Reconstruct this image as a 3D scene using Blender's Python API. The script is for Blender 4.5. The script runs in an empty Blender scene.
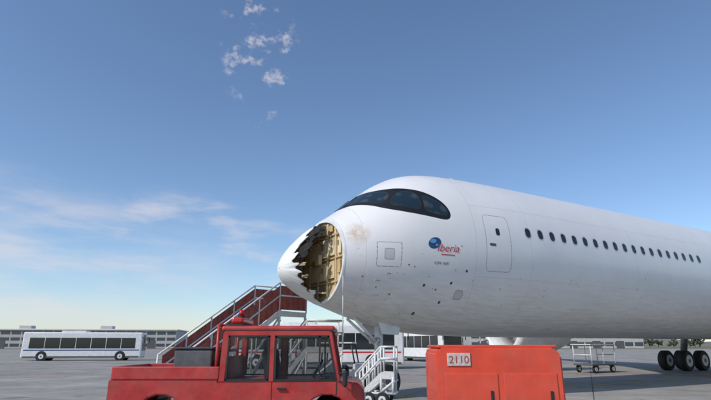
import bpy, bmesh, math, random
import numpy as np
from mathutils import Vector, Matrix, Euler
random.seed(7); rng=np.random.RandomState(3)
S=bpy.context.scene
COL=S.collection

# ---------------------------------------------------------------- materials
MATS={}
def mat(name,col,rough=0.5,metal=0.0,var=0.08,scale=6.0,bump=0.0,coat=0.0,bscale=None,dust=0.0):
    if name in MATS: return MATS[name]
    m=bpy.data.materials.new(name); m.use_nodes=True
    nt=m.node_tree; b=nt.nodes['Principled BSDF']
    b.inputs['Roughness'].default_value=rough; b.inputs['Metallic'].default_value=metal
    b.inputs['Coat Weight'].default_value=coat
    tc=nt.nodes.new('ShaderNodeTexCoord'); n=nt.nodes.new('ShaderNodeTexNoise')
    n.inputs['Scale'].default_value=scale; n.inputs['Detail'].default_value=6; n.inputs['Roughness'].default_value=.65
    nt.links.new(tc.outputs['Object'],n.inputs['Vector'])
    mr=nt.nodes.new('ShaderNodeMapRange'); mr.inputs['From Min'].default_value=.3; mr.inputs['From Max'].default_value=.7
    mr.inputs['To Min'].default_value=1-var*1.6; mr.inputs['To Max'].default_value=1+var*.6
    nt.links.new(n.outputs['Fac'],mr.inputs['Value'])
    vm=nt.nodes.new('ShaderNodeVectorMath'); vm.operation='SCALE'; vm.inputs[0].default_value=col[:3]
    nt.links.new(mr.outputs['Result'],vm.inputs['Scale']); out=vm.outputs['Vector']
    if dust>0:
        n3=nt.nodes.new('ShaderNodeTexNoise'); n3.inputs['Scale'].default_value=scale*.8; n3.inputs['Detail'].default_value=9; n3.inputs['Roughness'].default_value=.75
        mpp=nt.nodes.new('ShaderNodeMapping'); mpp.inputs['Location'].default_value=(3,7,1); nt.links.new(tc.outputs['Object'],mpp.inputs[0]); nt.links.new(mpp.outputs[0],n3.inputs['Vector'])
        r3=nt.nodes.new('ShaderNodeMapRange'); r3.inputs['From Min'].default_value=.42; r3.inputs['From Max'].default_value=.72; r3.inputs['To Max'].default_value=dust
        nt.links.new(n3.outputs['Fac'],r3.inputs['Value'])
        mx=nt.nodes.new('ShaderNodeMix'); mx.data_type='RGBA'; nt.links.new(r3.outputs[0],mx.inputs[0]); nt.links.new(out,mx.inputs[6]); mx.inputs[7].default_value=(.33,.27,.22,1); out=mx.outputs[2]
    nt.links.new(out,b.inputs['Base Color'])
    mr2=nt.nodes.new('ShaderNodeMapRange'); mr2.inputs['To Min'].default_value=max(0,rough-.1); mr2.inputs['To Max'].default_value=min(1,rough+.1)
    nt.links.new(n.outputs['Fac'],mr2.inputs['Value']); nt.links.new(mr2.outputs['Result'],b.inputs['Roughness'])
    if bump>0:
        n2=nt.nodes.new('ShaderNodeTexNoise'); n2.inputs['Scale'].default_value=bscale or scale*4; n2.inputs['Detail'].default_value=5
        nt.links.new(tc.outputs['Object'],n2.inputs['Vector'])
        bp=nt.nodes.new('ShaderNodeBump'); bp.inputs['Strength'].default_value=bump; bp.inputs['Distance'].default_value=.02
        nt.links.new(n2.outputs['Fac'],bp.inputs['Height']); nt.links.new(bp.outputs['Normal'],b.inputs['Normal'])
    MATS[name]=m; return m
def glassmat(name,tint=(0.03,0.04,0.05),alpha=.5):
    m=bpy.data.materials.new(name); m.use_nodes=True; nt=m.node_tree
    b=nt.nodes['Principled BSDF']; b.inputs['Base Color'].default_value=(*tint,1); b.inputs['Roughness'].default_value=.06
    b.inputs['Alpha'].default_value=alpha; MATS[name]=m; return m

WHITE=mat('white_paint',(.76,.76,.75),.4,var=.1,scale=3,dust=.12)
WHITE2=mat('white_tube_paint',(.74,.74,.72),.45,var=.15,scale=9,dust=.2)
RED=mat('red_vehicle_paint',(.46,.024,.022),.42,var=.2,scale=2.5,coat=.12,dust=.22)
DRED=mat('stair_red_panel',(.38,.075,.05),.6,var=.3,scale=4,dust=.3)
ORANGE=mat('orange_red_paint',(.72,.07,.03),.5,var=.16,scale=2.2,coat=.05,dust=.16)
BLACK=mat('black_rubber',(.02,.02,.02),.7,var=.2,scale=12)
DARK=mat('dark_plastic',(.03,.03,.033),.5,var=.2)
GREY=mat('grey_metal',(.32,.33,.34),.4,metal=.6,var=.15)
DGREY=mat('dark_grey_metal',(.12,.12,.125),.5,metal=.3,var=.2)
ALU=mat('bright_alloy',(.6,.6,.62),.3,metal=.9,var=.1)
REDL=mat('red_lens',(.5,.02,.02),.25,var=.05)
YEL=mat('yellow_line_paint',(.62,.42,.05),.7,var=.35,scale=3)
WLINE=mat('white_line_paint',(.62,.62,.6),.7,var=.35,scale=3)
BUSG=mat('bus_window_glass',(.02,.025,.03),.08,var=.1)
NAVY=mat('navy_decal',(.02,.06,.2),.4,var=.1)
LBLUE=mat('light_blue_decal',(.12,.32,.55),.4,var=.1)
REDD=mat('red_decal',(.55,.03,.04),.4,var=.1)
TXT=mat('dark_decal_text',(.1,.1,.12),.5,var=.1)
GLASS=glassmat('vehicle_glass',(.02,.03,.035),.25)
SEAT=mat('seat_fabric',(.05,.05,.055),.9,var=.3,scale=20)

# ---------------------------------------------------------------- helpers
def empty(name,loc=(0,0,0),rz=0.0):
    e=bpy.data.objects.new(name,None); e.location=loc; e.rotation_euler=(0,0,rz); COL.objects.link(e); return e
def mkobj(name,me,parent=None,mats=()):
    o=bpy.data.objects.new(name,me); COL.objects.link(o)
    for m in mats: me.materials.append(m)
    if parent: o.parent=parent
    return o
def box(name,c,size,m,parent,bev=.015,rot=(0,0,0),seg=2):
    bm=bmesh.new(); bmesh.ops.create_cube(bm,size=1.0)
    bmesh.ops.scale(bm,vec=size,verts=bm.verts)
    if bev>0:
        bmesh.ops.bevel(bm,geom=bm.edges[:],offset=min(bev,min(size)*.45),segments=seg,affect='EDGES',profile=.5)
    me=bpy.data.meshes.new(name); bm.to_mesh(me); bm.free()
    o=mkobj(name,me,parent,[m]); o.location=c; o.rotation_euler=rot; return o
def tube(name,pts,r,m,parent,seg=10):
    bm=bmesh.new()
    for pl in pts:
        for a,b in zip(pl[:-1],pl[1:]):
            a=Vector(a);b=Vector(b);d=b-a;L=d.length
            if L<1e-5: continue
            q=d.to_track_quat('Z','Y').to_matrix().to_4x4(); q.translation=(a+b)/2
            bmesh.ops.create_cone(bm,cap_ends=True,segments=seg,radius1=r,radius2=r,depth=L+r*.6,matrix=q)
    me=bpy.data.meshes.new(name); bm.to_mesh(me); bm.free()
    for p in me.polygons: p.use_smooth=len(p.vertices)==4
    return mkobj(name,me,parent,[m])
def cyl(name,a,b,r1,r2,m,parent,seg=28,bev=0):
    a=Vector(a);b=Vector(b);d=b-a
    bm=bmesh.new(); bmesh.ops.create_cone(bm,cap_ends=True,segments=seg,radius1=r1,radius2=r2,depth=d.length)
    if bev: 
        es=[e for e in bm.edges if any(len(f.verts)>4 for f in e.link_faces)]
        bmesh.ops.bevel(bm,geom=es,offset=bev,segments=3,affect='EDGES')
    me=bpy.data.meshes.new(name); bm.to_mesh(me); bm.free()
    for p in me.polygons: p.use_smooth=len(p.vertices)==4
    o=mkobj(name,me,parent,[m]); o.location=(a+b)/2; o.rotation_euler=d.to_track_quat('Z','Y').to_euler(); return o
def prism(name,prof,y0,y1,m,parent,bev=.02):
    bm=bmesh.new(); a=[bm.verts.new((x,y0,z)) for x,z in prof]
    f=bm.faces.new(a); r=bmesh.ops.extrude_face_region(bm,geom=[f])
    vs=[v for v in r['geom'] if isinstance(v,bmesh.types.BMVert)]
    bmesh.ops.translate(bm,vec=(0,y1-y0,0),verts=vs)
    bmesh.ops.recalc_face_normals(bm,faces=bm.faces)
    if bev>0:
        es=[e for e in bm.edges if len(e.link_faces)==2 and e.calc_face_angle(0)>.6]
        bmesh.ops.bevel(bm,geom=es,offset=bev,segments=2,affect='EDGES')
    bmesh.ops.triangulate(bm,faces=[f for f in bm.faces if len(f.verts)>4])
    me=bpy.data.meshes.new(name); bm.to_mesh(me); bm.free()
    return mkobj(name,me,parent,[m])
def wheel(name,c,r,w,parent,axis='y',hub=WHITE):
    c=Vector(c); d=Vector((0,w/2,0)) if axis=='y' else Vector((w/2,0,0))
    cyl(name+'_tyre',c-d,c+d,r,r,BLACK,parent,32,bev=min(.05,w*.25))
    cyl(name+'_rim',c-d*1.04,c+d*1.04,r*.58,r*.58,hub,parent,24,bev=.01)
    cyl(name+'_hub',c-d*1.12,c+d*1.12,r*.2,r*.2,DGREY,parent,12)
def textmesh(txt,size):
    cu=bpy.data.curves.new('t','FONT'); cu.body=txt; cu.size=size; cu.resolution_u=6
    o=bpy.data.objects.new('t',cu); COL.objects.link(o); bpy.context.view_layer.update()
    me=bpy.data.meshes.new_from_object(o.evaluated_get(bpy.context.evaluated_depsgraph_get()))
    bpy.data.objects.remove(o); return me

# ---------------------------------------------------------------- aircraft
RZ=math.radians(30)
plane=empty('airliner',(-2.45,16.0,5.05),RZ)
def pchip(xs,ys):
    xs=np.array(xs,float); ys=np.array(ys,float); h=np.diff(xs); d=np.diff(ys)/h
    m=np.zeros_like(ys)
    for i in range(1,len(xs)-1):
        if d[i-1]*d[i]>0:
            w1=2*h[i]+h[i-1]; w2=h[i]+2*h[i-1]; m[i]=(w1+w2)/(w1/d[i-1]+w2/d[i])
    m[0]=d[0]; m[-1]=d[-1]
    def f(x):
        x=np.asarray(x,float); i=np.clip(np.searchsorted(xs,x)-1,0,len(h)-1)
        t=(x-xs[i])/h[i]
        return ((1+2*t)*(1-t)**2*ys[i]+t*(1-t)**2*h[i]*m[i]+t*t*(3-2*t)*ys[i+1]+t*t*(t-1)*h[i]*m[i+1])
    return f
q=lambda a:[math.sqrt(x) for x in a]
st =[0,.05,.2,.5,1.0,1.55,2.05,2.83,3.65,4.4,5.2,6.2,7.5,9,40,50,58,63]
top=[-1,-.76,-.48,-.10,.38,.80,1.16,1.80,2.38,2.74,2.93,3.01,3.04,3.05,3.05,3.02,2.9,2.6]
bot=[-1,-1.2,-1.40,-1.62,-1.88,-2.1,-2.27,-2.52,-2.74,-2.87,-2.96,-3.01,-3.04,-3.05,-3.05,-1.6,.2,1.7]
hwd=[0,.28,.58,.94,1.36,1.66,1.86,2.13,2.36,2.52,2.67,2.80,2.92,2.98,2.98,2.3,1.2,.4]
fT=pchip(q(st),top); fB=pchip(q(st),bot); fW=pchip(q(st),hwd)
def surf(s,phi,off=0.0):
    """aircraft local coords, phi from crown, + = port side"""
    s=np.asarray(s,float); phi=np.asarray(phi,float); r=np.sqrt(s)
    t=fT(r); b=fB(r); w=fW(r); mid=(t+b)/2; h=(t-b)/2
    return np.stack([s+0*phi,-(w+off)*np.sin(phi),mid+(h+off)*np.cos(phi)],-1)
def phi_of(s,z):
    r=np.sqrt(s); t=fT(r); b=fB(r); return np.arccos(np.clip((z-(t+b)/2)/((t-b)/2),-1,1))
def poly_sd(px,py,poly):
    P=np.array(poly,float); d=np.full(px.shape,1e9); ins=np.zeros(px.shape,bool)
    n=len(P)
    for i in range(n):
        a=P[i]; b=P[(i+1)%n]; e=b-a
        wx=px-a[0]; wy=py-a[1]; t=np.clip((wx*e[0]+wy*e[1])/(e@e),0,1)
        d=np.minimum(d,np.hypot(wx-t*e[0],wy-t*e[1]))
        c=((a[1]>py)!=(b[1]>py))
        xi=(b[0]-a[0])*(py-a[1])/((b[1]-a[1]) if b[1]!=a[1] else 1e-9)+a[0]
        ins^=(c&(px<xi))
    return np.where(ins,-d,d)
def smooth_poly(p,n=2):
    for _ in range(n):
        o=[]
        for i in range(len(p)):
            a=p[i]; b=p[(i+1)%len(p)]
            o.append((a[0]*.75+b[0]*.25,a[1]*.75+b[1]*.25)); o.append((a[0]*.25+b[0]*.75,a[1]*.25+b[1]*.75))
        p=o
    return p
G=2.4*math.pi/180
mask=[(2.05,0),(2.3,22),(2.55,38),(2.9,53),(3.4,63.5),(4.05,71),(4.6,75),(4.95,76.5),(5.10,73),(5.06,67),(4.86,60),(4.5,52),(4.1,45),(3.7,37),(3.34,29.5),(3.08,20),(2.95,10),(2.9,0)]
full=[(s,p*G) for s,p in mask]+[(s,-p*G) for s,p in mask[::-1][1:-1]]
full=smooth_poly(full)
P1=[(2.22,4),(2.44,22),(2.68,36),(2.98,47.5),(3.36,40),(3.15,27),(2.95,14),(2.83,4)]
P2=[(3.08,51),(3.5,58.5),(4.02,66.5),(4.12,60),(4.13,50),(3.8,43),(3.5,41.5)]
P3=[(4.2,68),(4.6,71.5),(4.93,73),(5.0,69),(4.87,64),(4.57,57.5),(4.27,52.5),(4.22,60)]
panes=[]
for P in (P1,P2,P3):
    panes.append(smooth_poly([(s,p*G) for s,p in P],n=2)); panes.append(smooth_poly([(s,-p*G) for s,p in P],n=2))
def grid_mesh(name,ss,ph):
    SS,PH=np.meshgrid(ss,ph,indexing='ij'); V=surf(SS,PH).reshape(-1,3)
    n=len(ph); F=[]
    for i in range(len(ss)-1):
        for j in range(n):
            k=(j+1)%n; F.append((i*n+j,i*n+k,(i+1)*n+k,(i+1)*n+j))
    me=bpy.data.meshes.new(name); me.from_pydata(V.tolist(),[],F); me.update()
    for p in me.polygons: p.use_smooth=True
    return me,SS.ravel(),PH.ravel()
R0=1.55
ss=np.concatenate([np.arange(R0,5.4,.035),np.arange(5.4,9.0,.045),np.arange(9,63.01,.6)])
ph=np.radians(np.arange(-180,180,1.0))
me,vs_,vp=grid_mesh('fuselage_skin',ss,ph)
vg=vp*2.4
def attr(me,name,arr):
    a=me.attributes.new(name,'FLOAT','POINT'); a.data.foreach_set('value',arr.astype(np.float32))
attr(me,'mask_sd',poly_sd(vs_,vg,full))
g=np.full(vs_.shape,9.0)
for P in panes: g=np.minimum(g,poly_sd(vs_,vg,P))
attr(me,'glass_sd',g)
zz=surf(vs_,vp)[:,2]
def rect(s0,s1,z0,z1,r=.06):
    cx=(s0+s1)/2; cz=(z0+z1)/2
    dx=np.abs(vs_-cx)-(s1-s0)/2+r; dz=np.abs(zz-cz)-(z1-z0)/2+r
    return np.hypot(np.maximum(dx,0),np.maximum(dz,0))+np.minimum(np.maximum(dx,dz),0)-r
d=np.minimum(rect(2.46,3.24,-.98,-.22,.03),rect(6.35,7.42,-.95,1.02,.16))
attr(me,'door_sd',d)
d2=np.minimum(rect(2.70,3.00,-.76,-.42,.03),rect(5.35,5.65,-1.9,-1.62,.05)); attr(me,'panel_sd',d2)

def skin_mat():
    m=bpy.data.materials.new('fuselage_paint'); m.use_nodes=True; nt=m.node_tree; N=nt.nodes; L=nt.links
    b=N['Principled BSDF']; b.inputs['Coat Roughness'].default_value=.2
    def at(n):
        a=N.new('ShaderNodeAttribute'); a.attribute_name=n; return a.outputs['Fac']
    def mth(op,a,bb=None):
        x=N.new('ShaderNodeMath'); x.operation=op
        for i,v in enumerate((a,bb)):
            if v is None: continue
            if isinstance(v,(int,float)): x.inputs[i].default_value=v
            else: L.new(v,x.inputs[i])
        return x.outputs[0]
    def step(v,t,w=.004):
        r=N.new('ShaderNodeMapRange'); r.inputs['From Min'].default_value=t-w; r.inputs['From Max'].default_value=t+w
        r.inputs['To Min'].default_value=1; r.inputs['To Max'].default_value=0; L.new(v,r.inputs['Value']); return r.outputs[0]
    def mix(f,a,c):
        x=N.new('ShaderNodeMix'); x.data_type='RGBA'
        if isinstance(f,(int,float)): x.inputs[0].default_value=f
        else: L.new(f,x.inputs[0])
        for i,v in ((6,a),(7,c)):
            if isinstance(v,tuple): x.inputs[i].default_value=(*v,1)
            else: L.new(v,x.inputs[i])
        return x.outputs[2]
    tc=N.new('ShaderNodeTexCoord'); sx=N.new('ShaderNodeSeparateXYZ'); L.new(tc.outputs['Object'],sx.inputs[0])
    def noise(scale,vec=None,det=5):
        n=N.new('ShaderNodeTexNoise'); n.inputs['Scale'].default_value=scale; n.inputs['Detail'].default_value=det; n.inputs['Roughness'].default_value=.6
        L.new(vec or tc.outputs['Object'],n.inputs['Vector']); return n.outputs['Fac']
    n1=noise(.9); col=mix(step(n1,.5,.2),(.80,.79,.775),(.75,.74,.725))
    mp=N.new('ShaderNodeMapping'); mp.inputs['Scale'].default_value=(.35,2.5,2.5); L.new(tc.outputs['Object'],mp.inputs[0])
    n2=noise(3.0,mp.outputs[0])
    low=step(sx.outputs['Z'],-1.7,.9); g=mth('MULTIPLY',low,step(n2,.5,.12)); g=mth('MULTIPLY',g,.4)
    col=mix(g,col,(.42,.38,.33))
    n3=noise(7.0,None,2); sp=step(n3,.29,.015); sp=mth('MULTIPLY',sp,step(sx.outputs['Z'],-.4,.4)); sp=mth('MULTIPLY',sp,.6)
    col=mix(sp,col,(.22,.14,.10))
    vd=N.new('ShaderNodeVectorMath'); vd.operation='DISTANCE'; vd.inputs[1].default_value=(1.95,-1.65,.05); L.new(tc.outputs['Object'],vd.inputs[0])
    sc=mth('MULTIPLY',step(vd.outputs['Value'],.32,.18),step(noise(5.0),.55,.12)); sc=mth('MULTIPLY',sc,.7)
    col=mix(sc,col,(.55,.38,.22))
    sea=None
    for x0 in (2.15,5.95,8.4,14.7,21.1,27.4,33.8,40.2):
        k=step(mth('ABSOLUTE',mth('SUBTRACT',sx.outputs['X'],x0)),.006,.004); sea=k if sea is None else mth('MAXIMUM',sea,k)
    for z0 in (-1.15,1.35):
        k=step(mth('ABSOLUTE',mth('SUBTRACT',sx.outputs['Z'],z0)),.005,.004)
        k=mth('MULTIPLY',k,mth('GREATER_THAN',sx.outputs['X'],5.95)); sea=mth('MAXIMUM',sea,k)
    col=mix(mth('MULTIPLY',sea,.4),col,(.3,.3,.3))
    dl=step(mth('ABSOLUTE',at('door_sd')),.011,.004)
    wv=N.new('ShaderNodeTexChecker'); wv.inputs['Scale'].default_value=14; L.new(tc.outputs['Object'],wv.inputs[0])
    dl=mth('MULTIPLY',dl,mth('ADD',.45,mth('MULTIPLY',wv.outputs['Fac'],.45)))
    col=mix(dl,col,(.16,.16,.17))
    pl=step(at('panel_sd'),0,.004); col=mix(mth('MULTIPLY',pl,.55),col,(.42,.41,.40))
    pe=step(mth('ABSOLUTE',at('panel_sd')),.01,.004); col=mix(mth('MULTIPLY',pe,.7),col,(.15,.15,.15))
    mk=step(at('mask_sd'),0,.005); col=mix(mk,col,(.010,.010,.011))
    gl=step(at('glass_sd'),0,.005)
    rim=step(mth('ABSOLUTE',at('glass_sd')),.014,.004)
    vo=N.new('ShaderNodeTexVoronoi'); vo.inputs['Scale'].default_value=2.3; L.new(tc.outputs['Object'],vo.inputs[0])
    gc=mix(step(vo.outputs['Distance'],.33,.08),(.014,.030,.042),(.05,.062,.066))
    col=mix(gl,col,gc); col=mix(mth('MULTIPLY',rim,.8),col,(.03,.03,.033))
    L.new(col,b.inputs['Base Color'])
    r=mth('ADD',.38,mth('MULTIPLY',mk,.05)); r=mth('MULTIPLY',r,mth('SUBTRACT',1,mth('MULTIPLY',gl,.88))); L.new(r,b.inputs['Roughness'])
    L.new(mth('MULTIPLY',mth('SUBTRACT',1,mk),.2),b.inputs['Coat Weight'])
    bp=N.new('ShaderNodeBump'); bp.inputs['Distance'].default_value=.014; bp.inputs['Strength'].default_value=.4
    hgt=mth('SUBTRACT',mth('MULTIPLY',noise(1.6,None,2),.8),mth('MAXIMUM',sea,rim)); L.new(hgt,bp.inputs['Height']); L.new(bp.outputs[0],b.inputs['Normal'])
    return m
SKIN=skin_mat()
fus=mkobj('fuselage',me,plane,[SKIN])

# radome with a torn port side
ssr=np.concatenate([[0.0004,.002,.005,.01,.018],np.arange(.03,R0-.02,.0155),[R0-.012]])
phr=np.radians(np.arange(-180,180,.75))
SSg,PHg=np.meshgrid(ssr,phr,indexing='ij')
def jag(deg):
    return np.interp(deg,[-180,-17,-14,-8,0,8,13,22,27,34,42,50,57,66,72,84,90,99,107,116,120,130,139,148,153,160,166,172,176,178,180],
      [9,9,1.5,1.36,1.16,1.08,.82,.70,.74,.44,.36,.27,.38,.30,.20,.24,.36,.28,.30,.46,.36,.40,.58,.54,.74,.82,1.08,1.14,1.4,9,9])
dg=(np.degrees(phr))%360
tri=np.interp(dg,np.arange(0,369,8.0),rng.uniform(-.03,.03,47))+np.interp(dg,np.arange(0,362,2.25),rng.uniform(-.013,.013,161))
SB=jag(np.degrees(phr))+tri
V=surf(SSg,PHg).reshape(-1,3); n=len(phr); F=[]
for i in range(len(ssr)-1):
    for j in range(n):
        k=(j+1)%n; sm=(ssr[i]+ssr[i+1])/2
        if sm<(SB[j]+SB[k])/2: F.append((i*n+j,i*n+k,(i+1)*n+k,(i+1)*n+j))
V=V.copy(); dist=(SB[None,:]-SSg); edge=np.clip(1-dist/.25,0,1).ravel()*(dist.ravel()>-.05)
amp=np.interp(np.tile(np.degrees(phr),len(ssr)),np.arange(-180,181,15),rng.uniform(-.06,.06,25))
V[:,1]+= -edge*amp*np.sin(PHg.ravel()); V[:,2]+= edge*amp*np.cos(PHg.ravel())
me=bpy.data.meshes.new('radome'); me.from_pydata(V.tolist(),[],F); me.update()
bm=bmesh.new(); bm.from_mesh(me)
bmesh.ops.delete(bm,geom=[v for v in bm.verts if not v.link_faces],context='VERTS'); bmesh.ops.recalc_face_normals(bm,faces=bm.faces); bm.to_mesh(me); bm.free()
for p in me.polygons: p.use_smooth=True
RIN=mat('radome_inner_honeycomb',(.48,.37,.22),.9,var=.5,scale=6,bump=.8)
RED_=mat('radome_broken_edge',(.62,.58,.48),.9,var=.3,scale=15)
RW=mat('radome_paint',(.80,.795,.78),.45,var=.06,scale=2,bump=.5,bscale=2.0)
rad=mkobj('radome',me,plane,[RW,RIN,RED_])
so=rad.modifiers.new('thick','SOLIDIFY'); so.thickness=.03; so.offset=-1 ; so.material_offset=1; so.material_offset_rim=2; so.use_rim=True
c0=me.polygons[len(me.polygons)//2]
if c0.normal.dot(c0.center-Vector((1.2,0,-.7)))<0: me.flip_normals()

BK=mat('primer_bulkhead',(.70,.54,.30),.6,var=.14,scale=2.2,bump=.25)
BK2=mat('primer_bulkhead_pale',(.78,.66,.43),.6,var=.12,scale=3)
BK3=mat('brown_insulation',(.36,.23,.12),.9,var=.4,scale=9,bump=.6)
BK4=mat('primer_ochre',(.60,.43,.20),.6,var=.15,scale=4)
def ringpts(s,off,n=120): 
    a=np.linspace(-math.pi,math.pi,n,endpoint=False); return surf(np.full(n,s),a,off)
def ring_strip(name,specs,m):
    bm=bmesh.new(); rows=[[bm.verts.new(p) for p in ringpts(s,o)] for s,o in specs]
    for r0,r1 in zip(rows[:-1],rows[1:]):
        for j in range(len(r0)):
            k=(j+1)%len(r0); bm.faces.new((r0[j],r0[k],r1[k],r1[j]))
    me=bpy.data.meshes.new(name); bm.to_mesh(me); bm.free()
    return mkobj(name,me,plane,[m])
ring_strip('radome_attach_ring',[(R0,.0),(R0-.03,.010),(R0-.075,.010),(R0-.075,-.085),(R0+.02,-.095)],WHITE)
ring_strip('ring_inner_flange',[(R0-.05,-.086),(R0-.045,-.13),(R0+.0,-.135),(R0+.03,-.16)],BK3)
bm=bmesh.new(); rows=[]
for k in np.linspace(1,0.02,16):
    a=np.linspace(-math.pi,math.pi,96,endpoint=False); p=surf(np.full(96,R0),a,-.10)
    c=np.array([R0,0,-.65]); pp=c+(p-c)*k; pp[:,0]=R0+.015+.02*(1-k*k); rows.append([bm.verts.new(x) for x in pp])
for r0,r1 in zip(rows[:-1],rows[1:]):
    for j in range(96): bm.faces.new((r0[j],r0[(j+1)%96],r1[(j+1)%96],r1[j]))
bm.faces.new(rows[-1]); me=bpy.data.meshes.new('bulkhead'); bm.to_mesh(me); bm.free(); mkobj('bulkhead',me,plane,[BK])
def halfw(z):
    t=.80;b=-2.1;mid=(t+b)/2;h=(t-b)/2-.14; v=1-((z-mid)/h)**2; return 1.50*math.sqrt(max(v,0))
def halfh(y): 
    v=1-(y/1.50)**2; return (1.45-.14)*math.sqrt(max(v,0))
for i,y in enumerate((-1.0,-.42,.25,.9)):
    h=halfh(y); box(f'bulkhead_stiffener_{i}',(R0-.02,y,-.65),(.06,.05,2*h-.1),BK2,plane,.008)
for i,z in enumerate((.1,-.66,-1.42)):
    w=halfw(z); box(f'bulkhead_beam_{i}',(R0-.022,0,z),(.07,2*w-.1,.05),BK4,plane,.008)
for i,(y,z,sy,sz,m_,t) in enumerate([(-.70,-.26,.48,.60,BK2,.04),(-.08,.36,.50,.34,BK2,.04),(-.08,-.28,.50,.60,BK2,.06),(-.70,-1.02,.46,.56,BK,.04),(-.08,-1.05,.52,.58,BK,.07),
        (-1.24,-.30,.22,.5,BK2,.035),(-1.22,-.95,.2,.44,BK4,.035),(-.62,.34,.3,.2,BK4,.04),(-.1,-1.66,.46,.3,BK3,.05),(.58,-.28,.5,.6,BK2,.04),(.58,-1.05,.5,.55,BK,.04)]):
    box(f'bulkhead_panel_{i}',(R0-.01-t/2,y,z),(t,sy,sz),m_,plane,.012)
for i,(y,z,a,b_) in enumerate([(-.78,-.12,.10,.14),(-.58,-.4,.08,.10),(-.74,-1.12,.16,.10),(-.12,-.2,.16,.2),(-1.2,-.2,.06,.14),(-.15,-1.0,.14,.18)]):
    box(f'recess_cover_{i}',(R0-.085 if y>-.3 else R0-.06,y,z),(.02,a,b_),BK3,plane,.006)
box('radar_mount',(R0-.15,.0,-.62),(.14,.28,.34),BK,plane,.02)
box('glideslope_antenna',(R0-.14,-.2,-1.72),(.14,.6,.05),BK2,plane,.012,rot=(.1,0,0))
cab=[]
for i in range(5):
    y0=random.uniform(-1.0,.2); z0=random.uniform(.0,.4); p=[(R0-.05,y0,z0)]
    for k in range(4): p.append((R0-.10-random.uniform(0,.08),p[-1][1]+random.uniform(-.12,.12),p[-1][2]-random.uniform(.06,.16)))
    cab.append(p)
tube('hanging_wires',cab,.009,DARK,plane,6)
def shard(name,s0,p0,ds,dp,m,n=7,drop=.0,inw=.1):
    bm=bmesh.new(); vs=[]; out=[]
    for k in range(n):
        a=2*math.pi*k/n; rr=random.uniform(.5,1.15); out.append((s0+ds*rr*math.cos(a),p0+dp*rr*math.sin(a)))
    cpt=Vector(surf(s0,math.radians(p0),-inw-random.uniform(0,.05))); cpt.z-=drop
    c=bm.verts.new(cpt)
    for s,p in out:
        v=Vector(surf(max(.02,s),math.radians(p),-random.uniform(.02,inw*1.5))); v.z-=drop*random.uniform(.5,1.3); vs.append(bm.verts.new(v))
    for k in range(n): bm.faces.new((c,vs[k],vs[(k+1)%n]))
    me=bpy.data.meshes.new(name); bm.to_mesh(me); bm.free(); o=mkobj(name,me,plane,[m])
    s=o.modifiers.new('t','SOLIDIFY'); s.thickness=.02
TORN_SHADE=mat('torn_composite_shade_dark',(.022,.020,.018),.85,var=.5,scale=10,bump=.8)  # torn composite; its near-black colour also paints in shade at the hole's top
for i,(s,p,ds,dp,m,dr,iw) in enumerate([(1.26,4,.18,12,TORN_SHADE,.03,.08),(1.0,19,.24,13,TORN_SHADE,.04,.10),(.80,34,.24,12,TORN_SHADE,.05,.12),(.60,50,.22,12,TORN_SHADE,.04,.12),(.50,64,.16,9,TORN_SHADE,.03,.12),
      (1.22,24,.12,8,TORN_SHADE,.08,.08),(1.02,38,.10,7,TORN_SHADE,.08,.08),(.46,96,.10,6,RIN,.0,.08),(.58,126,.10,6,RIN,.0,.06),(.98,158,.14,6,RW,-.01,.04)]):
    shard(f'torn_radome_shard_{i}',s,p,ds,dp,m,9,dr,iw)
tube('hanging_strap',[[(R0-.02,-1.48,-1.25),(R0-.03,-1.50,-1.9),(R0-.02,-1.49,-2.6),(R0,-1.51,-3.1)]],.012,WHITE2,plane,6)

def decal(name,me2,s0,z0,m,off=.006,shear=0.0):
    co=np.array([v.co[:] for v in me2.vertices]); s=s0+co[:,0]+shear*co[:,1]; z=z0+co[:,1]
    P=surf(s,phi_of(s,z),off)
    for v,p in zip(me2.vertices,P): v.co=p
    me2.update(); return mkobj(name,me2,plane,[m])
def disc2d(rx,ry,n=40,rings=6):
    bm=bmesh.new(); prev=None; c=bm.verts.new((0,0,0))
    for r in range(1,rings+1):
        cur=[bm.verts.new((rx*r/rings*math.cos(2*math.pi*k/n),ry*r/rings*math.sin(2*math.pi*k/n),0)) for k in range(n)]
        for k in range(n):
            if prev: bm.faces.new((prev[k],cur[k],cur[(k+1)%n],prev[(k+1)%n]))
            else: bm.faces.new((c,cur[k],cur[(k+1)%n]))
        prev=cur
    me=bpy.data.meshes.new('d'); bm.to_mesh(me); bm.free(); return me
def rr2d(w,h,r,n=6):
    pts=[]
    for cx,cy,a0 in ((w/2-r,h/2-r,0),(-w/2+r,h/2-r,90),(-w/2+r,-h/2+r,180),(w/2-r,-h/2+r,270)):
        for k in range(n+1):
            a=math.radians(a0+90*k/n); pts.append((cx+r*math.cos(a),cy+r*math.sin(a),0))
    bm=bmesh.new(); c=bm.verts.new((0,0,0)); v=[bm.verts.new(p) for p in pts]; m=[bm.verts.new((p[0]*.5,p[1]*.5,0)) for p in pts]
    for k in range(len(v)):
        j=(k+1)%len(v); bm.faces.new((m[k],v[k],v[j],m[j])); bm.faces.new((c,m[k],m[j]))
    me=bpy.data.meshes.new('d'); bm.to_mesh(me); bm.free(); return me
decal('logo_globe',disc2d(.22,.19),4.36,-.16,NAVY,.005,.25)
decal('logo_globe_highlight',disc2d(.11,.07),4.30,-.10,LBLUE,.008,.25)
decal('logo_globe_cap',disc2d(.05,.04),4.43,-.22,LBLUE,.008)
decal('airline_title',textmesh('Iberia',.36),4.42,-.42,REDD,.011,.3)
decal('title_underline',rr2d(.5,.03,.01),4.84,-.52,REDD,.008)
decal('type_text',textmesh('4394 1687',.13),4.36,-.84,TXT,.006)
WS=mat('window_surround',(.62,.62,.62),.35,var=.05)
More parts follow.
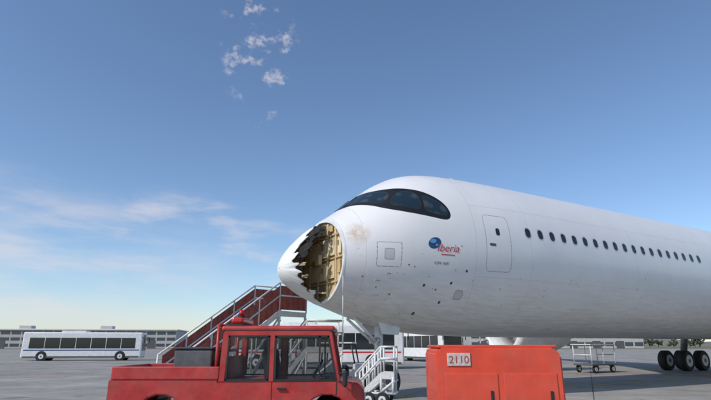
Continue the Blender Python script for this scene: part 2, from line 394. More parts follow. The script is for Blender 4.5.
for i in range(60):
    s=8.3+i*.635
    if 20<s<21.6 : continue
    if s>47: break
    decal(f'window_frame_{i}',rr2d(.32,.44,.15),s,.52,WS,.004)
    decal(f'cabin_window_{i}',rr2d(.25,.35,.12),s,.52,BUSG,.008)
decal('door_window',rr2d(.17,.26,.07),6.88,.42,BUSG,.006)
decal('door_handle',rr2d(.26,.09,.03),6.62,-.05,DGREY,.006)
PR=mat('probe_ring',(.4,.2,.14),.5)
for i,(s,z,r) in enumerate([(2.1,-1.3,.03),(3.5,-.9,.025),(3.7,-.95,.025),(4.15,-1.5,.045),(4.6,-1.62,.035),(5.1,-1.4,.045),(5.35,-.2,.025),(4.9,-2.0,.045),(3.1,-1.8,.035),(5.6,-1.0,.045),(2.6,-1.6,.025),(4.2,-2.35,.05)]):
    decal(f'static_port_{i}',disc2d(r,r,16,2),s,z,DGREY if i%2 else PR,.006)
def sp(s,d_,o): return tuple(surf(s,math.radians(d_),o))
tube('pitot_probes',[[sp(2.6,118,0),sp(2.6,118,.09),sp(2.42,118,.10)],[sp(2.9,112,0),sp(2.9,112,.09),sp(2.72,112,.10)]],.011,GREY,plane,8)
for i,s in enumerate((7.2,11.5)):
    prism(f'blade_antenna_{i}',[(s,3.0),(s+.42,3.0),(s+.38,3.30),(s+.2,3.31)],-.02,.02,WHITE,plane,.005)
tube('wipers',[[sp(2.1,6,.02),sp(2.35,7,.03),sp(2.72,8,.03)],[sp(2.1,-6,.02),sp(2.72,-8,.03)]],.012,DARK,plane,6)

def loft(name,secs,m):
    bm=bmesh.new(); rows=[]
    for (x,y,z,c,t) in secs:
        pr=[(0,0),(.03,.5),(.12,.85),(.35,1),(.65,.7),(1,.03),(.65,-.45),(.3,-.6),(.05,-.4)]
        rows.append([bm.verts.new((x+a*c,y,z+b*t/2)) for a,b in pr])
    for r0,r1 in zip(rows[:-1],rows[1:]):
        for j in range(9): bm.faces.new((r0[j],r0[(j+1)%9],r1[(j+1)%9],r1[j]))
    bm.faces.new(rows[0]); bm.faces.new(rows[-1]); bmesh.ops.recalc_face_normals(bm,faces=bm.faces)
    me=bpy.data.meshes.new(name); bm.to_mesh(me); bm.free(); mkobj(name,me,plane,[m])
WG=mat('wing_grey',(.5,.51,.52),.4,var=.08,scale=1)
for sgn,nm in ((-1,'port'),(1,'starboard')):
    loft('wing_'+nm,[(22,sgn*2.0,-1.9,13,1.5),(25,sgn*5,-1.5,11,1.3),(30.5,sgn*11,-.8,7.6,.85),(41,sgn*29,1.3,2.6,.3),(43.5,sgn*32,2.4,.8,.1)],WG)
    e=[(20.5,1.35),(20.35,1.6),(20.7,1.78),(22.5,1.85),(25,1.55),(26.2,1.2)]
    bm=bmesh.new(); rows=[[bm.verts.new((x,sgn*10.5+r*math.cos(a),-2.3+r*math.sin(a))) for a in np.linspace(0,2*math.pi,40,endpoint=False)] for x,r in [(22.5,1.2)]+e+[(26.2,.6),(27.3,.2)]]
    for r0,r1 in zip(rows[:-1],rows[1:]):
        for j in range(40): bm.faces.new((r0[j],r0[(j+1)%40],r1[(j+1)%40],r1[j]))
    bm.faces.new(rows[0]); me=bpy.data.meshes.new('engine_'+nm); bm.to_mesh(me); bm.free()
    for p in me.polygons: p.use_smooth=True
    mkobj('engine_'+nm,me,plane,[WHITE])
    box('pylon_'+nm,(25,sgn*10.5,-.7),(5,.35,1.3),WHITE,plane,.1)
    loft('tailplane_'+nm,[(56,sgn*.3,1.2,6,.6),(61.5,sgn*9.5,1.9,2.2,.2)],WG)
    for k in range(2):
        for j in (-.65,.65):
            wheel(f'main_wheel_{nm}_{k}_{j>0}',(31.5+k*2.0,sgn*5.3+j,-4.38),.67,.5,plane)
    cyl('main_leg_'+nm,(32.5,sgn*5.3,-4.3),(32.2,sgn*4.6,-1.6),.2,.26,GREY,plane)
prism('tail_fin',[(52.5,2.6),(61.5,2.0),(64.5,11.6),(61.2,11.8)],-.18,.18,WHITE,plane,.1)
GX=3.75
cyl('nose_gear_leg',(GX,0,-2.5),(GX,0,-3.75),.15,.15,WHITE,plane); cyl('nose_gear_piston',(GX,0,-3.7),(GX,0,-4.45),.09,.09,ALU,plane)
cyl('nose_gear_axle',(GX,-.5,-4.5),(GX,.5,-4.5),.08,.08,GREY,plane)
for y in (-.36,.36): wheel(f'nose_wheel_{"p" if y<0 else "s"}',(GX,y,-4.5),.54,.34,plane)
tube('nose_gear_drag_brace',[[(GX,-.1,-3.4),(GX-1.1,-.25,-2.5)],[(GX,.1,-3.4),(GX-1.1,.25,-2.5)],[(GX-.02,0,-3.6),(GX-.3,0,-4.0),(GX-.06,0,-4.35)]],.05,WHITE,plane)
for sg in (-1,1):
    prism(f'nose_gear_door_{sg}',[(GX-.35,-2.6),(GX+.55,-2.70),(GX+.45,-3.02),(GX-.22,-3.0)],sg*.55-.02,sg*.55+.02,WHITE,plane,.008)
    cyl(f'taxi_light_{sg}',(GX-.22,sg*.2,-3.2),(GX-.12,sg*.2,-3.2),.11,.09,ALU,plane,16)

# ---------------------------------------------------------------- stairs
def stairs(name,loc,rz,H,run,W,mp,mr,rail=1.05,plat=1.4,panels=True):
    e=empty(name,loc,rz); n=int(H/.2); z0=.35 if H>2 else .15
    def Z(x): return z0+(H-z0)*x/run
    for sy,sn in ((-W/2,'near'),(W/2,'far')):
        prism('stringer_'+sn,[(0,Z(0)-.12),(run,H-.16),(run+plat,H-.16),(run+plat,H+.02),(run,H+.04),(-.05,Z(0)+.1)],sy-.03,sy+.03,mr,e,.008)
        if panels:
            prism('side_panel_'+sn,[(.1,Z(.1)+.14),(run,H+.08),(run+plat,H+.08),(run+plat,H+rail-.12),(run,H+rail-.12),(.1,Z(.1)+rail-.1)],sy-.012,sy+.012,mp,e,.0)
            rb=[[(x,sy-.02,Z(x)+.16),(x,sy-.02,Z(x)+rail-.14)] for x in np.linspace(.35,run-.1,14)]+[[(x,sy-.02,H+.1),(x,sy-.02,H+rail-.14)] for x in np.linspace(run+.15,run+plat-.15,5)]
            tube('panel_ribs_'+sn,rb,.012,mp,e,6)
        rl=[[(-.05,sy,Z(0)+.1),(-.05,sy,Z(0)+rail),(run,sy,H+rail),(run+plat,sy,H+rail),(run+plat,sy,H)]]
        rl.append([(-.05,sy-.02,Z(0)+rail*.55),(run,sy-.02,H+rail*.55),(run+plat,sy-.02,H+rail*.55)])
        for k in range(1,5):
            x=run*k/4; rl.append([(x,sy,Z(x)),(x,sy,Z(x)+rail)])
        tube('handrail_'+sn,rl,.03,mr,e,8)
        lg=[[(run,sy,H-.1),(run,sy,.35)],[(run+plat-.05,sy,H-.1),(run+plat-.05,sy,.35)],[(run*.5,sy,Z(run*.5)-.1),(run*.5,sy,.35)],
            [(0,sy,.35),(run+plat,sy,.35)],[(run*.5,sy,.4),(run,sy,H-.2)],[(run,sy,.4),(run+plat,sy,H-.2)]]
        tube('truss_'+sn,lg,.038,mr,e,8)
        for k,x in enumerate((.35,run+plat-.35)): wheel(f'wheel_{sn}_{k}',(x,sy+(.12 if sy>0 else -.12),.2 if H<2 else .26),.2 if H<2 else .26,.12,e,hub=mr)
    for k in range(n):
        x=run*(k+.5)/n; box(f'tread_{k}',(x,0,Z(x)),(run/n*.95,W-.08,.04),GREY,e,.006)
    box('platform',(run+plat/2,0,H-.03),(plat-.02,W-.08,.06),GREY,e,.006)
    tube('cross_bars',[[(run,-W/2,.35),(run,W/2,.35)],[(run,-W/2,H-.3),(run,W/2,.5)],[(0,-W/2,.35),(0,W/2,.35)],[(run+plat,-W/2,.35),(run+plat,W/2,.35)],[(run+plat,-W/2,H+rail*.5),(run+plat,W/2,H+rail*.5)],[(run+plat,-W/2,H+rail),(run+plat,W/2,H+rail)]],.03,mr,e,8)
    return e
ang=math.radians(48)
stairs('passenger_stairs',(-3.1-3.6*math.cos(ang)-.2,18.9-3.6*math.sin(ang),0),ang,2.85,3.6,1.5,DRED,WHITE2,plat=1.3)
stairs('maintenance_platform',(-2.9,18.6,0),math.radians(12),1.6,1.1,.9,WHITE,WHITE2,rail=.95,plat=1.3,panels=False)
stairs('wheeled_steps',(.12,15.9,0),math.radians(-12),.9,.7,.6,WHITE,WHITE2,rail=.75,plat=.4,panels=False)

# ---------------------------------------------------------------- red airport truck (side on)
T=empty('red_airport_truck',(0.12,10.25,0),0)
def arch(cx,r,n=10): return [(cx+r*math.cos(a),.42+r*math.sin(a)) for a in np.linspace(0,math.pi,n)]
prof=[(-4.5,.5)]+arch(-3.55,.44)[::-1]+arch(-.62,.44)[::-1]+[(.02,.5),(.04,.62),(.02,.98),(-.08,1.06),(-.42,1.10),(-2.55,1.08),(-2.55,1.12),(-4.5,1.12)]
prism('body',prof,-.86,.86,RED,T,.025)
box('chassis',(-2.2,0,.45),(4.4,.9,.16),DARK,T,.02)
for i,x in enumerate((-3.55,-.62)):
    for y in (-.78,.78): wheel(f'wheel_{i}_{"n" if y<0 else "f"}',(x,y,.38),.38,.24,T,hub=GREY)
for y,sn in ((-.82,'near'),(.82,'far')):
    def pil(nm,a,b,w,m=RED):
        prism(nm+sn,[(a[0]-w/2,a[1]),(a[0]+w/2,a[1]),(b[0]+w/2,b[1]),(b[0]-w/2,b[1])],y-.035,y+.035,m,T,.012)
    pil('pillar_front_',(-.42,1.07),(-.58,1.93),.075); pil('pillar_mid_',(-1.62,1.07),(-1.62,1.93),.10); pil('pillar_rear_',(-2.5,1.07),(-2.46,1.93),.12)
    prism('rail_'+sn,[(-2.5,1.86),(-.56,1.86),(-.58,1.95),(-2.5,1.95)],y-.033,y+.033,RED,T,.008)
    s=-1 if y<0 else 1
    prism('door_glass_'+sn,[(-1.57,1.1),(-.46,1.1),(-.60,1.86),(-1.57,1.86)],y-.004,y+.004,GLASS,T,0)
    prism('rear_side_glass_'+sn,[(-2.44,1.1),(-1.67,1.1),(-1.67,1.86),(-2.42,1.86)],y-.004,y+.004,GLASS,T,0)
    prism('window_seal_'+sn,[(-1.57,1.085),(-.46,1.085),(-.46,1.115),(-1.57,1.115)],y+s*.02-.015,y+s*.02+.03,BLACK,T,.0)
    for nm,P in (('seal_front_',[(-.475,1.1),(-.445,1.1),(-.60,1.86),(-.63,1.86)]),('seal_mid_',[(-1.575,1.1),(-1.54,1.1),(-1.54,1.86),(-1.575,1.86)]),('seal_top_',[(-1.57,1.83),(-.6,1.83),(-.6,1.865),(-1.57,1.865)]),('quarter_bar_',[(-.78,1.1),(-.75,1.1),(-.75,1.86),(-.78,1.86)]),
        ('seal_rear_a_',[(-2.44,1.1),(-2.41,1.1),(-2.39,1.86),(-2.42,1.86)]),('seal_rear_b_',[(-1.70,1.1),(-1.67,1.1),(-1.67,1.86),(-1.70,1.86)]),('seal_rear_c_',[(-2.42,1.835),(-1.67,1.835),(-1.67,1.865),(-2.42,1.865)]),('seal_rear_d_',[(-2.44,1.09),(-1.67,1.09),(-1.67,1.12),(-2.44,1.12)])):
        prism(nm+sn,P,y+s*.026-.014,y+s*.026+.014,BLACK,T,0)
    box('door_handle_'+sn,(-1.42,y+s*.07,.96),(.16,.03,.035),BLACK,T,.008)
    prism('door_gap_'+sn,[(-1.61,.55),(-1.595,.55),(-1.595,1.07),(-1.61,1.07)],y+s*.038,y+s*.045,BLACK,T,0)
    prism('door_gap_front_'+sn,[(-.47,.85),(-.455,.85),(-.445,1.07),(-.46,1.07)],y+s*.038,y+s*.045,BLACK,T,0)
    box('mirror_'+sn,(-.30,y+s*.24,1.14),(.08,.20,.26),BLACK,T,.03)
    tube('mirror_arm_'+sn,[[(-.44,y,1.22),(-.32,y+s*.2,1.22)],[(-.44,y,1.08),(-.32,y+s*.2,1.08)]],.012,BLACK,T,6)
box('roof',(-1.53,0,1.99),(2.06,1.72,.10),RED,T,.045,seg=3)
box('roof_gutter',(-1.53,0,1.945),(2.0,1.70,.02),BLACK,T,0)
prism('windscreen_glass',[(-.43,1.1),(-.42,1.1),(-.58,1.9),(-.59,1.9)],-.78,.78,GLASS,T,0)
box('rear_wall',(-2.5,0,1.3),(.05,1.56,.4),RED,T,.01); box('dashboard',(-.62,0,1.08),(.32,1.5,.16),DARK,T,.04)
for y in (-.4,.4):
    box('seat_base_%d'%(y>0),(-1.45,y,.98),(.5,.5,.14),SEAT,T,.05); box('seat_back_%d'%(y>0),(-1.74,y,1.32),(.14,.48,.6),SEAT,T,.06,rot=(0,-.15,0)); box('headrest_%d'%(y>0),(-1.80,y,1.70),(.10,.26,.18),SEAT,T,.04)
bm=bmesh.new()
n1,n2=24,8
rows=[]
for i in range(n1):
    a=2*math.pi*i/n1; rows.append([bm.verts.new(((.19+.018*math.cos(b))*math.cos(a),(.19+.018*math.cos(b))*math.sin(a),.018*math.sin(b))) for b in np.linspace(0,2*math.pi,n2,endpoint=False)])
for i in range(n1):
    for j in range(n2): bm.faces.new((rows[i][j],rows[(i+1)%n1][j],rows[(i+1)%n1][(j+1)%n2],rows[i][(j+1)%n2]))
me=bpy.data.meshes.new('steering_wheel'); bm.to_mesh(me); bm.free(); o=mkobj('steering_wheel',me,T,[BLACK]); o.location=(-.88,.4,1.24); o.rotation_euler=(0,math.radians(-60),0)
box('headlight',(.045,-.6,.8),(.03,.22,.16),ALU,T,.01); box('headlight_far',(.045,.6,.8),(.03,.22,.16),ALU,T,.01)
box('front_bumper',(.08,0,.55),(.12,1.7,.16),BLACK,T,.03)
box('bed_side_near',(-3.5,-.84,1.22),(1.9,.05,.22),RED,T,.015); box('bed_side_far',(-3.5,.84,1.22),(1.9,.05,.22),RED,T,.015); box('tailgate',(-4.46,0,1.22),(.05,1.63,.22),RED,T,.015)
tube('headache_rack',[[(-2.62,-.8,1.1),(-2.62,-.8,2.05),(-2.62,.8,2.05),(-2.62,.8,1.1)],[(-2.62,-.8,1.6),(-2.62,.8,1.6)]],.03,RED,T)
box('tool_crate',(-3.1,0,1.42),(.7,1.3,.4),DGREY,T,.03); box('tool_crate_lid',(-3.1,0,1.64),(.74,1.34,.04),DARK,T,.01)
box('light_bar_base',(-2.32,-.2,2.06),(.26,1.1,.04),BLACK,T,.01)
box('light_bar',(-2.32,-.2,2.14),(.22,1.0,.12),REDL,T,.04)
cyl('beacon_base',(-2.28,-.55,2.2),(-2.28,-.55,2.23),.06,.06,BLACK,T,16); cyl('beacon',(-2.28,-.55,2.23),(-2.28,-.55,2.34),.055,.045,REDL,T,16,bev=.015)

# ---------------------------------------------------------------- orange ground power unit
Gp=empty('ground_power_unit',(.84,5.5,0),math.radians(-3))
GW=1.3
prism('housing',[(0,.45),(GW,.45),(GW,1.60),(GW-.07,1.675),(.05,1.675),(.0,1.62)],0,1.3,ORANGE,Gp,.02)
box('base_frame',(GW/2,.65,.38),(GW+.1,1.36,.14),DARK,Gp,.02)
box('lid',(GW/2,.65,1.685),(GW-.05,1.22,.03),ORANGE,Gp,.012)
for i,(x,y) in enumerate(((.3,.1),(1.05,.1),(.3,1.2),(1.05,1.2))): wheel(f'wheel_{i}',(x,y,.24),.24,.16,Gp)
PLT=mat('worn_plate',(.62,.52,.48),.6,var=.25,scale=20,dust=.3)
box('number_plate',(.24,-.008,1.555),(.24,.012,.13),PLT,Gp,.004)
tm=textmesh('2110',.105); o=mkobj('number_text',tm,Gp,[mat('plate_text_red',(.35,.06,.04),.6)]); o.location=(.135,-.0165,1.518); o.rotation_euler=(math.pi/2,0,0)
for i,x in enumerate((.36,.96)):
    box(f'access_door_{i}',(x,-.006,1.0),(.54,.012,.84),ORANGE,Gp,.006)
    box(f'latch_{i}',(x+.2,-.016,1.2),(.03,.014,.1),BLACK,Gp,.004)
    for k in range(6): box(f'louvre_{i}_{k}',(x,-.016,.70+k*.05),(.34,.014,.018),DARK,Gp,.003)
tube('lifting_eye',[[(.6,.65,1.70),(.6,.65,1.75),(.68,.65,1.75),(.68,.65,1.70)]],.012,GREY,Gp,8)
tube('tow_bar',[[(0,.4,.35),(-.7,.65,.25)],[(0,.9,.35),(-.7,.65,.25)]],.03,DARK,Gp)

# ---------------------------------------------------------------- buses
def bus(name,loc,rz,L=12.,H=3.05,W=2.6,stripe=None):
    e=empty(name,loc,rz)
    box('body',(0,0,.3+(H-.3)/2),(L,W,H-.3),WHITE,e,.16,seg=4)
    z0,z1=H*.43,H*.80
    n=int(L/1.6); step=(L-1.4)/n
    for sy,sn in ((-1,'n'),(1,'f')):
        y=sy*(W/2+.004)
        for k in range(n):
            box(f'window_{sn}_{k}',(-L/2+.7+step*(k+.5),y,(z0+z1)/2),(step-.07,.02,z1-z0),BUSG,e,.008)
        box('skirt_'+sn,(0,y,.42),(L-.5,.016,.16),DGREY,e,.004)
        if stripe: box('stripe_'+sn,(0,y,H*.37),(L-.5,.014,.10),stripe,e,.003)
        for k,x in enumerate((-L*.33,L*.32)):
            cyl(f'wheel_well_{sn}_{k}',(x,sy*(W/2-.3),.5),(x,sy*(W/2+.012),.5),.56,.56,BLACK,e,28); wheel(f'wheel_{sn}_{k}',(x,sy*(W/2-.10),.48),.46,.28,e)
    for sx,sn in ((-1,'rear'),(1,'front')):
        box('screen_'+sn,(sx*(L/2+.004),0,H*.58),(.02,W-.35,H*.48),BUSG,e,.008)
        for sy in (-1,1): box(f'lamp_{sn}_{sy}',(sx*(L/2+.006),sy*(W/2-.4),.75),(.02,.3,.16),ALU if sx>0 else REDL,e,.004)
        box('dest_sign_'+sn,(sx*(L/2+.006),0,H*.88),(.02,1.4,.2),DARK,e,.004)
    box('roof_unit',(-L*.1,0,H+.08),(2.6,1.7,.2),WHITE,e,.06)
    tube('mirrors',[[(L/2-.1,-W/2,H-.5),(L/2+.3,-W/2-.15,H-.6),(L/2+.3,-W/2-.15,H-1.1)],[(L/2-.1,W/2,H-.5),(L/2+.3,W/2+.15,H-.6),(L/2+.3,W/2+.15,H-1.1)]],.04,BLACK,e)
    return e
bus('apron_bus',(-3.0,40,0),math.radians(2),13.2,3.2,stripe=REDD)
bus('apron_bus',(7.2,58,0),math.radians(-62),11.5,3.3)
bus('apron_bus',(-31,60,0),math.radians(12),12.5,3.1,stripe=NAVY)

def cart(name,loc,rz):
    e=empty(name,loc,rz)
    box('deck',(0,0,.5),(2.4,1.4,.1),DGREY,e,.02)
    for x in (-.85,.85):
        for y in (-.6,.6): wheel(f'wheel_{x>0}_{y>0}',(x,y,.24),.24,.14,e)
    tube('frame',[[(-1.15,-.65,.5),(-1.15,-.65,1.7),(1.15,-.65,1.7),(1.15,-.65,.5)],[(-1.15,.65,.5),(-1.15,.65,1.7),(1.15,.65,1.7),(1.15,.65,.5)],[(0,.65,.5),(0,.65,1.7)],[(0,-.65,.5),(0,-.65,1.7)],[(-1.15,-.65,1.1),(-1.15,.65,1.1)],[(1.15,-.65,1.1),(1.15,.65,1.1)]],.03,WHITE2,e,6)
    box('roof',(0,0,1.73),(2.5,1.5,.06),WHITE,e,.02); tube('drawbar',[[(1.2,0,.45),(1.9,0,.3)]],.03,DGREY,e)
cart('baggage_cart',(15.5,34,0),.5)
e=empty('baggage_tractor',(-.3,21.5,0),math.radians(-8))
prism('body',[(-1.2,.35),(1.2,.35),(1.25,.75),(1.1,.95),(.3,1.0),(.25,.7),(-.45,.7),(-.5,1.02),(-1.2,1.0)],-.6,.6,WHITE,e,.03)
for x in (-.8,.8):
    for y in (-.58,.58): wheel(f'wheel_{x>0}_{y>0}',(x,y,.32),.32,.2,e)
tube('cab_frame',[[(.35,y,1.0),(.2,y,1.75),(-.95,y,1.75),(-1.0,y,1.0)] for y in (-.56,.56)],.03,DARK,e); box('roof',(-.38,0,1.78),(1.3,1.25,.05),WHITE,e,.02)
box('seat',(-.3,0,.85),(.4,1.0,.12),SEAT,e,.04); box('seat_back',(-.5,0,1.15),(.1,1.0,.45),SEAT,e,.04)

# ---------------------------------------------------------------- ground
def sheet(name,x0,x1,y0,y1,z,m,parent=None):
    me=bpy.data.meshes.new(name); me.from_pydata([(x0,y0,z),(x1,y0,z),(x1,y1,z),(x0,y1,z)],[],[(0,1,2,3)]); return mkobj(name,me,parent,[m])
gm=bpy.data.materials.new('apron_concrete'); gm.use_nodes=True; nt=gm.node_tree; N=nt.nodes; L=nt.links; b=N['Principled BSDF']; b.inputs['Roughness'].default_value=.9
tc=N.new('ShaderNodeTexCoord'); mp=N.new('ShaderNodeMapping'); mp.inputs['Rotation'].default_value=(0,0,math.radians(24)); L.new(tc.outputs['Object'],mp.inputs[0])
br=N.new('ShaderNodeTexBrick'); br.offset=0; br.inputs['Scale'].default_value=1; br.inputs['Brick Width'].default_value=6; br.inputs['Row Height'].default_value=6; br.inputs['Mortar Size'].default_value=.02
br.inputs['Color1'].default_value=(.33,.31,.28,1); br.inputs['Color2'].default_value=(.28,.265,.24,1); br.inputs['Mortar'].default_value=(.06,.06,.06,1); L.new(mp.outputs[0],br.inputs['Vector'])
n1=N.new('ShaderNodeTexNoise'); n1.inputs['Scale'].default_value=.35; n1.inputs['Detail'].default_value=8; n1.inputs['Roughness'].default_value=.7; L.new(tc.outputs['Object'],n1.inputs['Vector'])
mr=N.new('ShaderNodeMapRange'); mr.inputs['From Min'].default_value=.3; mr.inputs['From Max'].default_value=.7; mr.inputs['To Min'].default_value=.62; mr.inputs['To Max'].default_value=1.2; L.new(n1.outputs['Fac'],mr.inputs['Value'])
vm=N.new('ShaderNodeVectorMath'); vm.operation='SCALE'; L.new(br.outputs['Color'],vm.inputs[0]); L.new(mr.outputs[0],vm.inputs['Scale'])
no=N.new('ShaderNodeTexNoise'); no.inputs['Scale'].default_value=1.1; no.inputs['Detail'].default_value=3; L.new(tc.outputs['Object'],no.inputs['Vector'])
ro=N.new('ShaderNodeMapRange'); ro.inputs['From Min'].default_value=.62; ro.inputs['From Max'].default_value=.74; ro.inputs['To Max'].default_value=.6; L.new(no.outputs['Fac'],ro.inputs['Value'])
mo=N.new('ShaderNodeMix'); mo.data_type='RGBA'; L.new(ro.outputs[0],mo.inputs[0]); L.new(vm.outputs[0],mo.inputs[6]); mo.inputs[7].default_value=(.07,.065,.06,1); L.new(mo.outputs[2],b.inputs['Base Color'])
n2=N.new('ShaderNodeTexNoise'); n2.inputs['Scale'].default_value=30; L.new(tc.outputs['Object'],n2.inputs['Vector']); bp=N.new('ShaderNodeBump'); bp.inputs['Strength'].default_value=.3; bp.inputs['Distance'].default_value=.01; L.new(n2.outputs['Fac'],bp.inputs['Height']); L.new(bp.outputs[0],b.inputs['Normal'])
sheet('ground',-4000,4000,-500,6000,-.004,mat('dry_field',(.20,.17,.10),.95,var=.3,scale=.01))
sheet('apron',-400,500,-60,220,0,gm)
mk=empty('apron_markings')
def strip(name,a,bb,w,m,z=.004):
    a=Vector((*a,z)); bb=Vector((*bb,z)); d=(bb-a).normalized(); nn=Vector((-d.y,d.x,0))*w/2
    me=bpy.data.meshes.new(name); me.from_pydata([a-nn,bb-nn,bb+nn,a+nn],[],[(0,1,2,3)]); mkobj(name,me,mk,[m])
ax=Vector((math.cos(RZ),math.sin(RZ))); n0=Vector((-2.45,16))
strip('lead_in_line',n0-ax*1.5,n0+ax*70,.15,YEL)
strip('stand_edge',(-60,31),(80,31.5),.2,WLINE,.008); strip('stand_edge_red',(-60,31.6),(80,32.1),.15,REDD,.008)
strip('road_edge',(-120,75),(150,75),.25,WLINE); strip('stop_bar',n0+ax*3.75+Vector((-.5,.866))*1.5,n0+ax*3.75-Vector((-.5,.866))*1.5,.3,YEL,.008)

# ---------------------------------------------------------------- distance
CON2=mat('terminal_cladding',(.45,.44,.42),.6,var=.1,scale=.3); TG=mat('terminal_glass',(.05,.07,.09),.15,var=.1)
def building(name,loc,rz,L,D,H,floors=3):
    e=empty(name,loc,rz); box('walls',(0,0,H/2),(L,D,H),CON2,e,.1)
    for f in range(floors):
        z=H*(f+.55)/floors; n=int(L/5)
        for k in range(n): box(f'window_{f}_{k}',(-L/2+L*(k+.5)/n,-D/2-.03,z),(L/n-.8,.12,H/floors*.5),TG,e,0)
    box('roof_edge',(0,0,H+.3),(L+1.5,D+1.5,.6),WHITE,e,.1)
    for k in range(3): box(f'plant_{k}',(-L*.3+k*L*.27,0,H+1.6),(6,5,2),CON2,e,.1)
    for k in range(int(L/12)): box(f'ground_door_{k}',(-L/2+6+k*12,-D/2-.05,1.9),(4,.2,3.8),DGREY,e,0)
building('terminal_building',(-170,275,0),math.radians(8),150,30,9)
building('hangar_building',(110,300,0),math.radians(-6),90,40,8,2)
building('cargo_building',(10,340,0),0,90,30,7,2)
hm=mat('dry_hill_ground',(.22,.20,.16),.95,var=.3,scale=.004)
bm=bmesh.new(); nx=160; rows=[]
for r in range(6):
    row=[]
    for i in range(nx):
        x=-3500+7000*i/(nx-1); y=1900+r*260
        hh=[0,14,34,52,44,0][r]*(.65+.35*math.sin(i*.13+1)+.2*math.sin(i*.41)+.1*math.sin(i*1.3))
        row.append(bm.verts.new((x,y,max(-.5,hh))))
    rows.append(row)
for r0,r1 in zip(rows[:-1],rows[1:]):
    for i in range(nx-1): bm.faces.new((r0[i],r0[i+1],r1[i+1],r1[i]))
me=bpy.data.meshes.new('hills'); bm.to_mesh(me); bm.free()
for p in me.polygons: p.use_smooth=True
mkobj('hills',me,None,[hm])
ico=bmesh.new(); bmesh.ops.create_icosphere(ico,subdivisions=1,radius=1); iv=np.array([v.co[:] for v in ico.verts]); ifc=[[v.index for v in f.verts] for f in ico.faces]; ico.free()
VV=[];FF=[];nb=0
for t in range(150):
    x=-420+t*6+random.uniform(-3,3); y=400+random.uniform(-15,15); h=random.uniform(4,8)
    for k in range(30):
        p=np.array([x+random.gauss(0,1.7),y+random.gauss(0,1.7),max(1.2,h*.6+random.gauss(0,h*.2))]); s_=random.uniform(.35,1.0)
        VV.append(iv*s_*rng.uniform(.7,1.3,(len(iv),1))+p); FF+=[[a+nb for a in f] for f in ifc]; nb+=len(iv)
    tr=np.array([[x-.2,y,0],[x+.2,y,0],[x+.15,y,h*.6],[x-.15,y,h*.6]]); VV.append(tr); FF.append([nb,nb+1,nb+2,nb+3]); nb+=4
me=bpy.data.meshes.new('tree_line'); me.from_pydata(np.vstack(VV).tolist(),[],FF); mkobj('tree_line',me,None,[mat('tree_foliage',(.06,.085,.035),.9,var=.5,scale=.4)])

# ---------------------------------------------------------------- light
sd=Vector((-.74,-.58,.82)).normalized()
el=math.asin(sd.z); az=math.atan2(sd.x,sd.y)
sun=bpy.data.lights.new('sun','SUN'); sun.energy=3.2; sun.angle=math.radians(.5); sun.color=(1,.94,.86)
so=bpy.data.objects.new('sun',sun); so.rotation_euler=sd.to_track_quat('Z','Y').to_euler(); so.location=(0,0,50); COL.objects.link(so)
w=bpy.data.worlds.new('World'); S.world=w; w.use_nodes=True; nt=w.node_tree; N=nt.nodes; L=nt.links
bg=N['Background']; sky=N.new('ShaderNodeTexSky'); sky.sky_type='NISHITA'; sky.sun_disc=False; sky.sun_elevation=el; sky.sun_rotation=az%(2*math.pi)
sky.air_density=1.0; sky.dust_density=.45; sky.ozone_density=4.0; bg.inputs['Strength'].default_value=.15
tc=N.new('ShaderNodeTexCoord')
def wm(op,a,bb=None):
    x=N.new('ShaderNodeMath'); x.operation=op
    for i,v in enumerate((a,bb)):
        if v is None: continue
        if isinstance(v,(int,float)): x.inputs[i].default_value=v
        else: L.new(v,x.inputs[i])
    return x.outputs[0]
def mrange(v,a,bb,c=0,d=1):
    r=N.new('ShaderNodeMapRange'); r.interpolation_type='SMOOTHSTEP'
    for i,k in enumerate((a,bb,c,d)): r.inputs[i+1].default_value=k
    L.new(v,r.inputs[0]); return r.outputs[0]
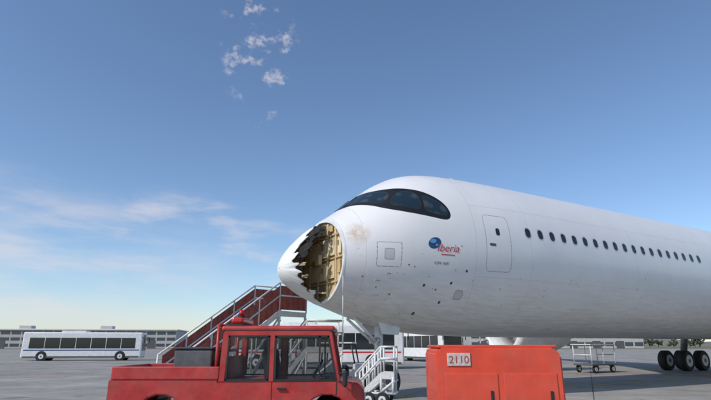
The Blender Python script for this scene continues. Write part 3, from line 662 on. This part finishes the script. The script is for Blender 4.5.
def cloud(scale,stretch,lo,hi,center,rad,w0,det=7,off=(0,0,0)):
    mp=N.new('ShaderNodeMapping'); mp.inputs['Scale'].default_value=stretch; mp.inputs['Location'].default_value=off; L.new(tc.outputs['Generated'],mp.inputs[0])
    n=N.new('ShaderNodeTexNoise'); n.inputs['Scale'].default_value=scale; n.inputs['Detail'].default_value=det; n.inputs['Roughness'].default_value=.6; L.new(mp.outputs[0],n.inputs['Vector'])
    mp2=N.new('ShaderNodeVectorMath'); mp2.operation='SUBTRACT'; mp2.inputs[1].default_value=center; L.new(tc.outputs['Generated'],mp2.inputs[0])
    mp3=N.new('ShaderNodeVectorMath'); mp3.operation='DIVIDE'; mp3.inputs[1].default_value=rad; L.new(mp2.outputs[0],mp3.inputs[0])
    ln=N.new('ShaderNodeVectorMath'); ln.operation='LENGTH'; L.new(mp3.outputs[0],ln.inputs[0])
    reg=mrange(ln.outputs['Value'],.6,1.0,1,0)
    return wm('MULTIPLY',wm('MULTIPLY',mrange(n.outputs['Fac'],lo,hi),reg),w0)
def nrm(x,y,z): 
    l=math.sqrt(x*x+y*y+z*z); return (x/l,y/l,z/l)
c1=cloud(21,(1,1,1.2),.53,.70,nrm(-.19,.88,.56),(.08,.3,.14),.72,off=(.3,.1,.2))
c2=cloud(5,(1,1,4),.44,.72,nrm(-.30,.95,.17),(.26,.6,.13),.55)
c3=cloud(3.2,(1,1,5),.36,.72,nrm(-.75,.8,.10),(.55,.7,.22),.65)
cf=wm('MAXIMUM',wm('MAXIMUM',c1,c2),c3)
mx=N.new('ShaderNodeMix'); mx.data_type='RGBA'; L.new(cf,mx.inputs[0]); L.new(sky.outputs[0],mx.inputs[6]); mx.inputs[7].default_value=(5.2,4.9,5.1,1)
L.new(mx.outputs[2],bg.inputs['Color'])

# ---------------------------------------------------------------- camera
cam=bpy.data.cameras.new('camera'); cam.sensor_width=36; cam.lens=36*500/711; cam.clip_end=20000; cam.clip_start=.1
co=bpy.data.objects.new('camera',cam); co.location=(0,0,1.7); co.rotation_euler=(math.radians(90+16.17),0,0); COL.objects.link(co); S.camera=co
S.view_settings.view_transform='Standard'; S.view_settings.look='None'; S.view_settings.exposure=0
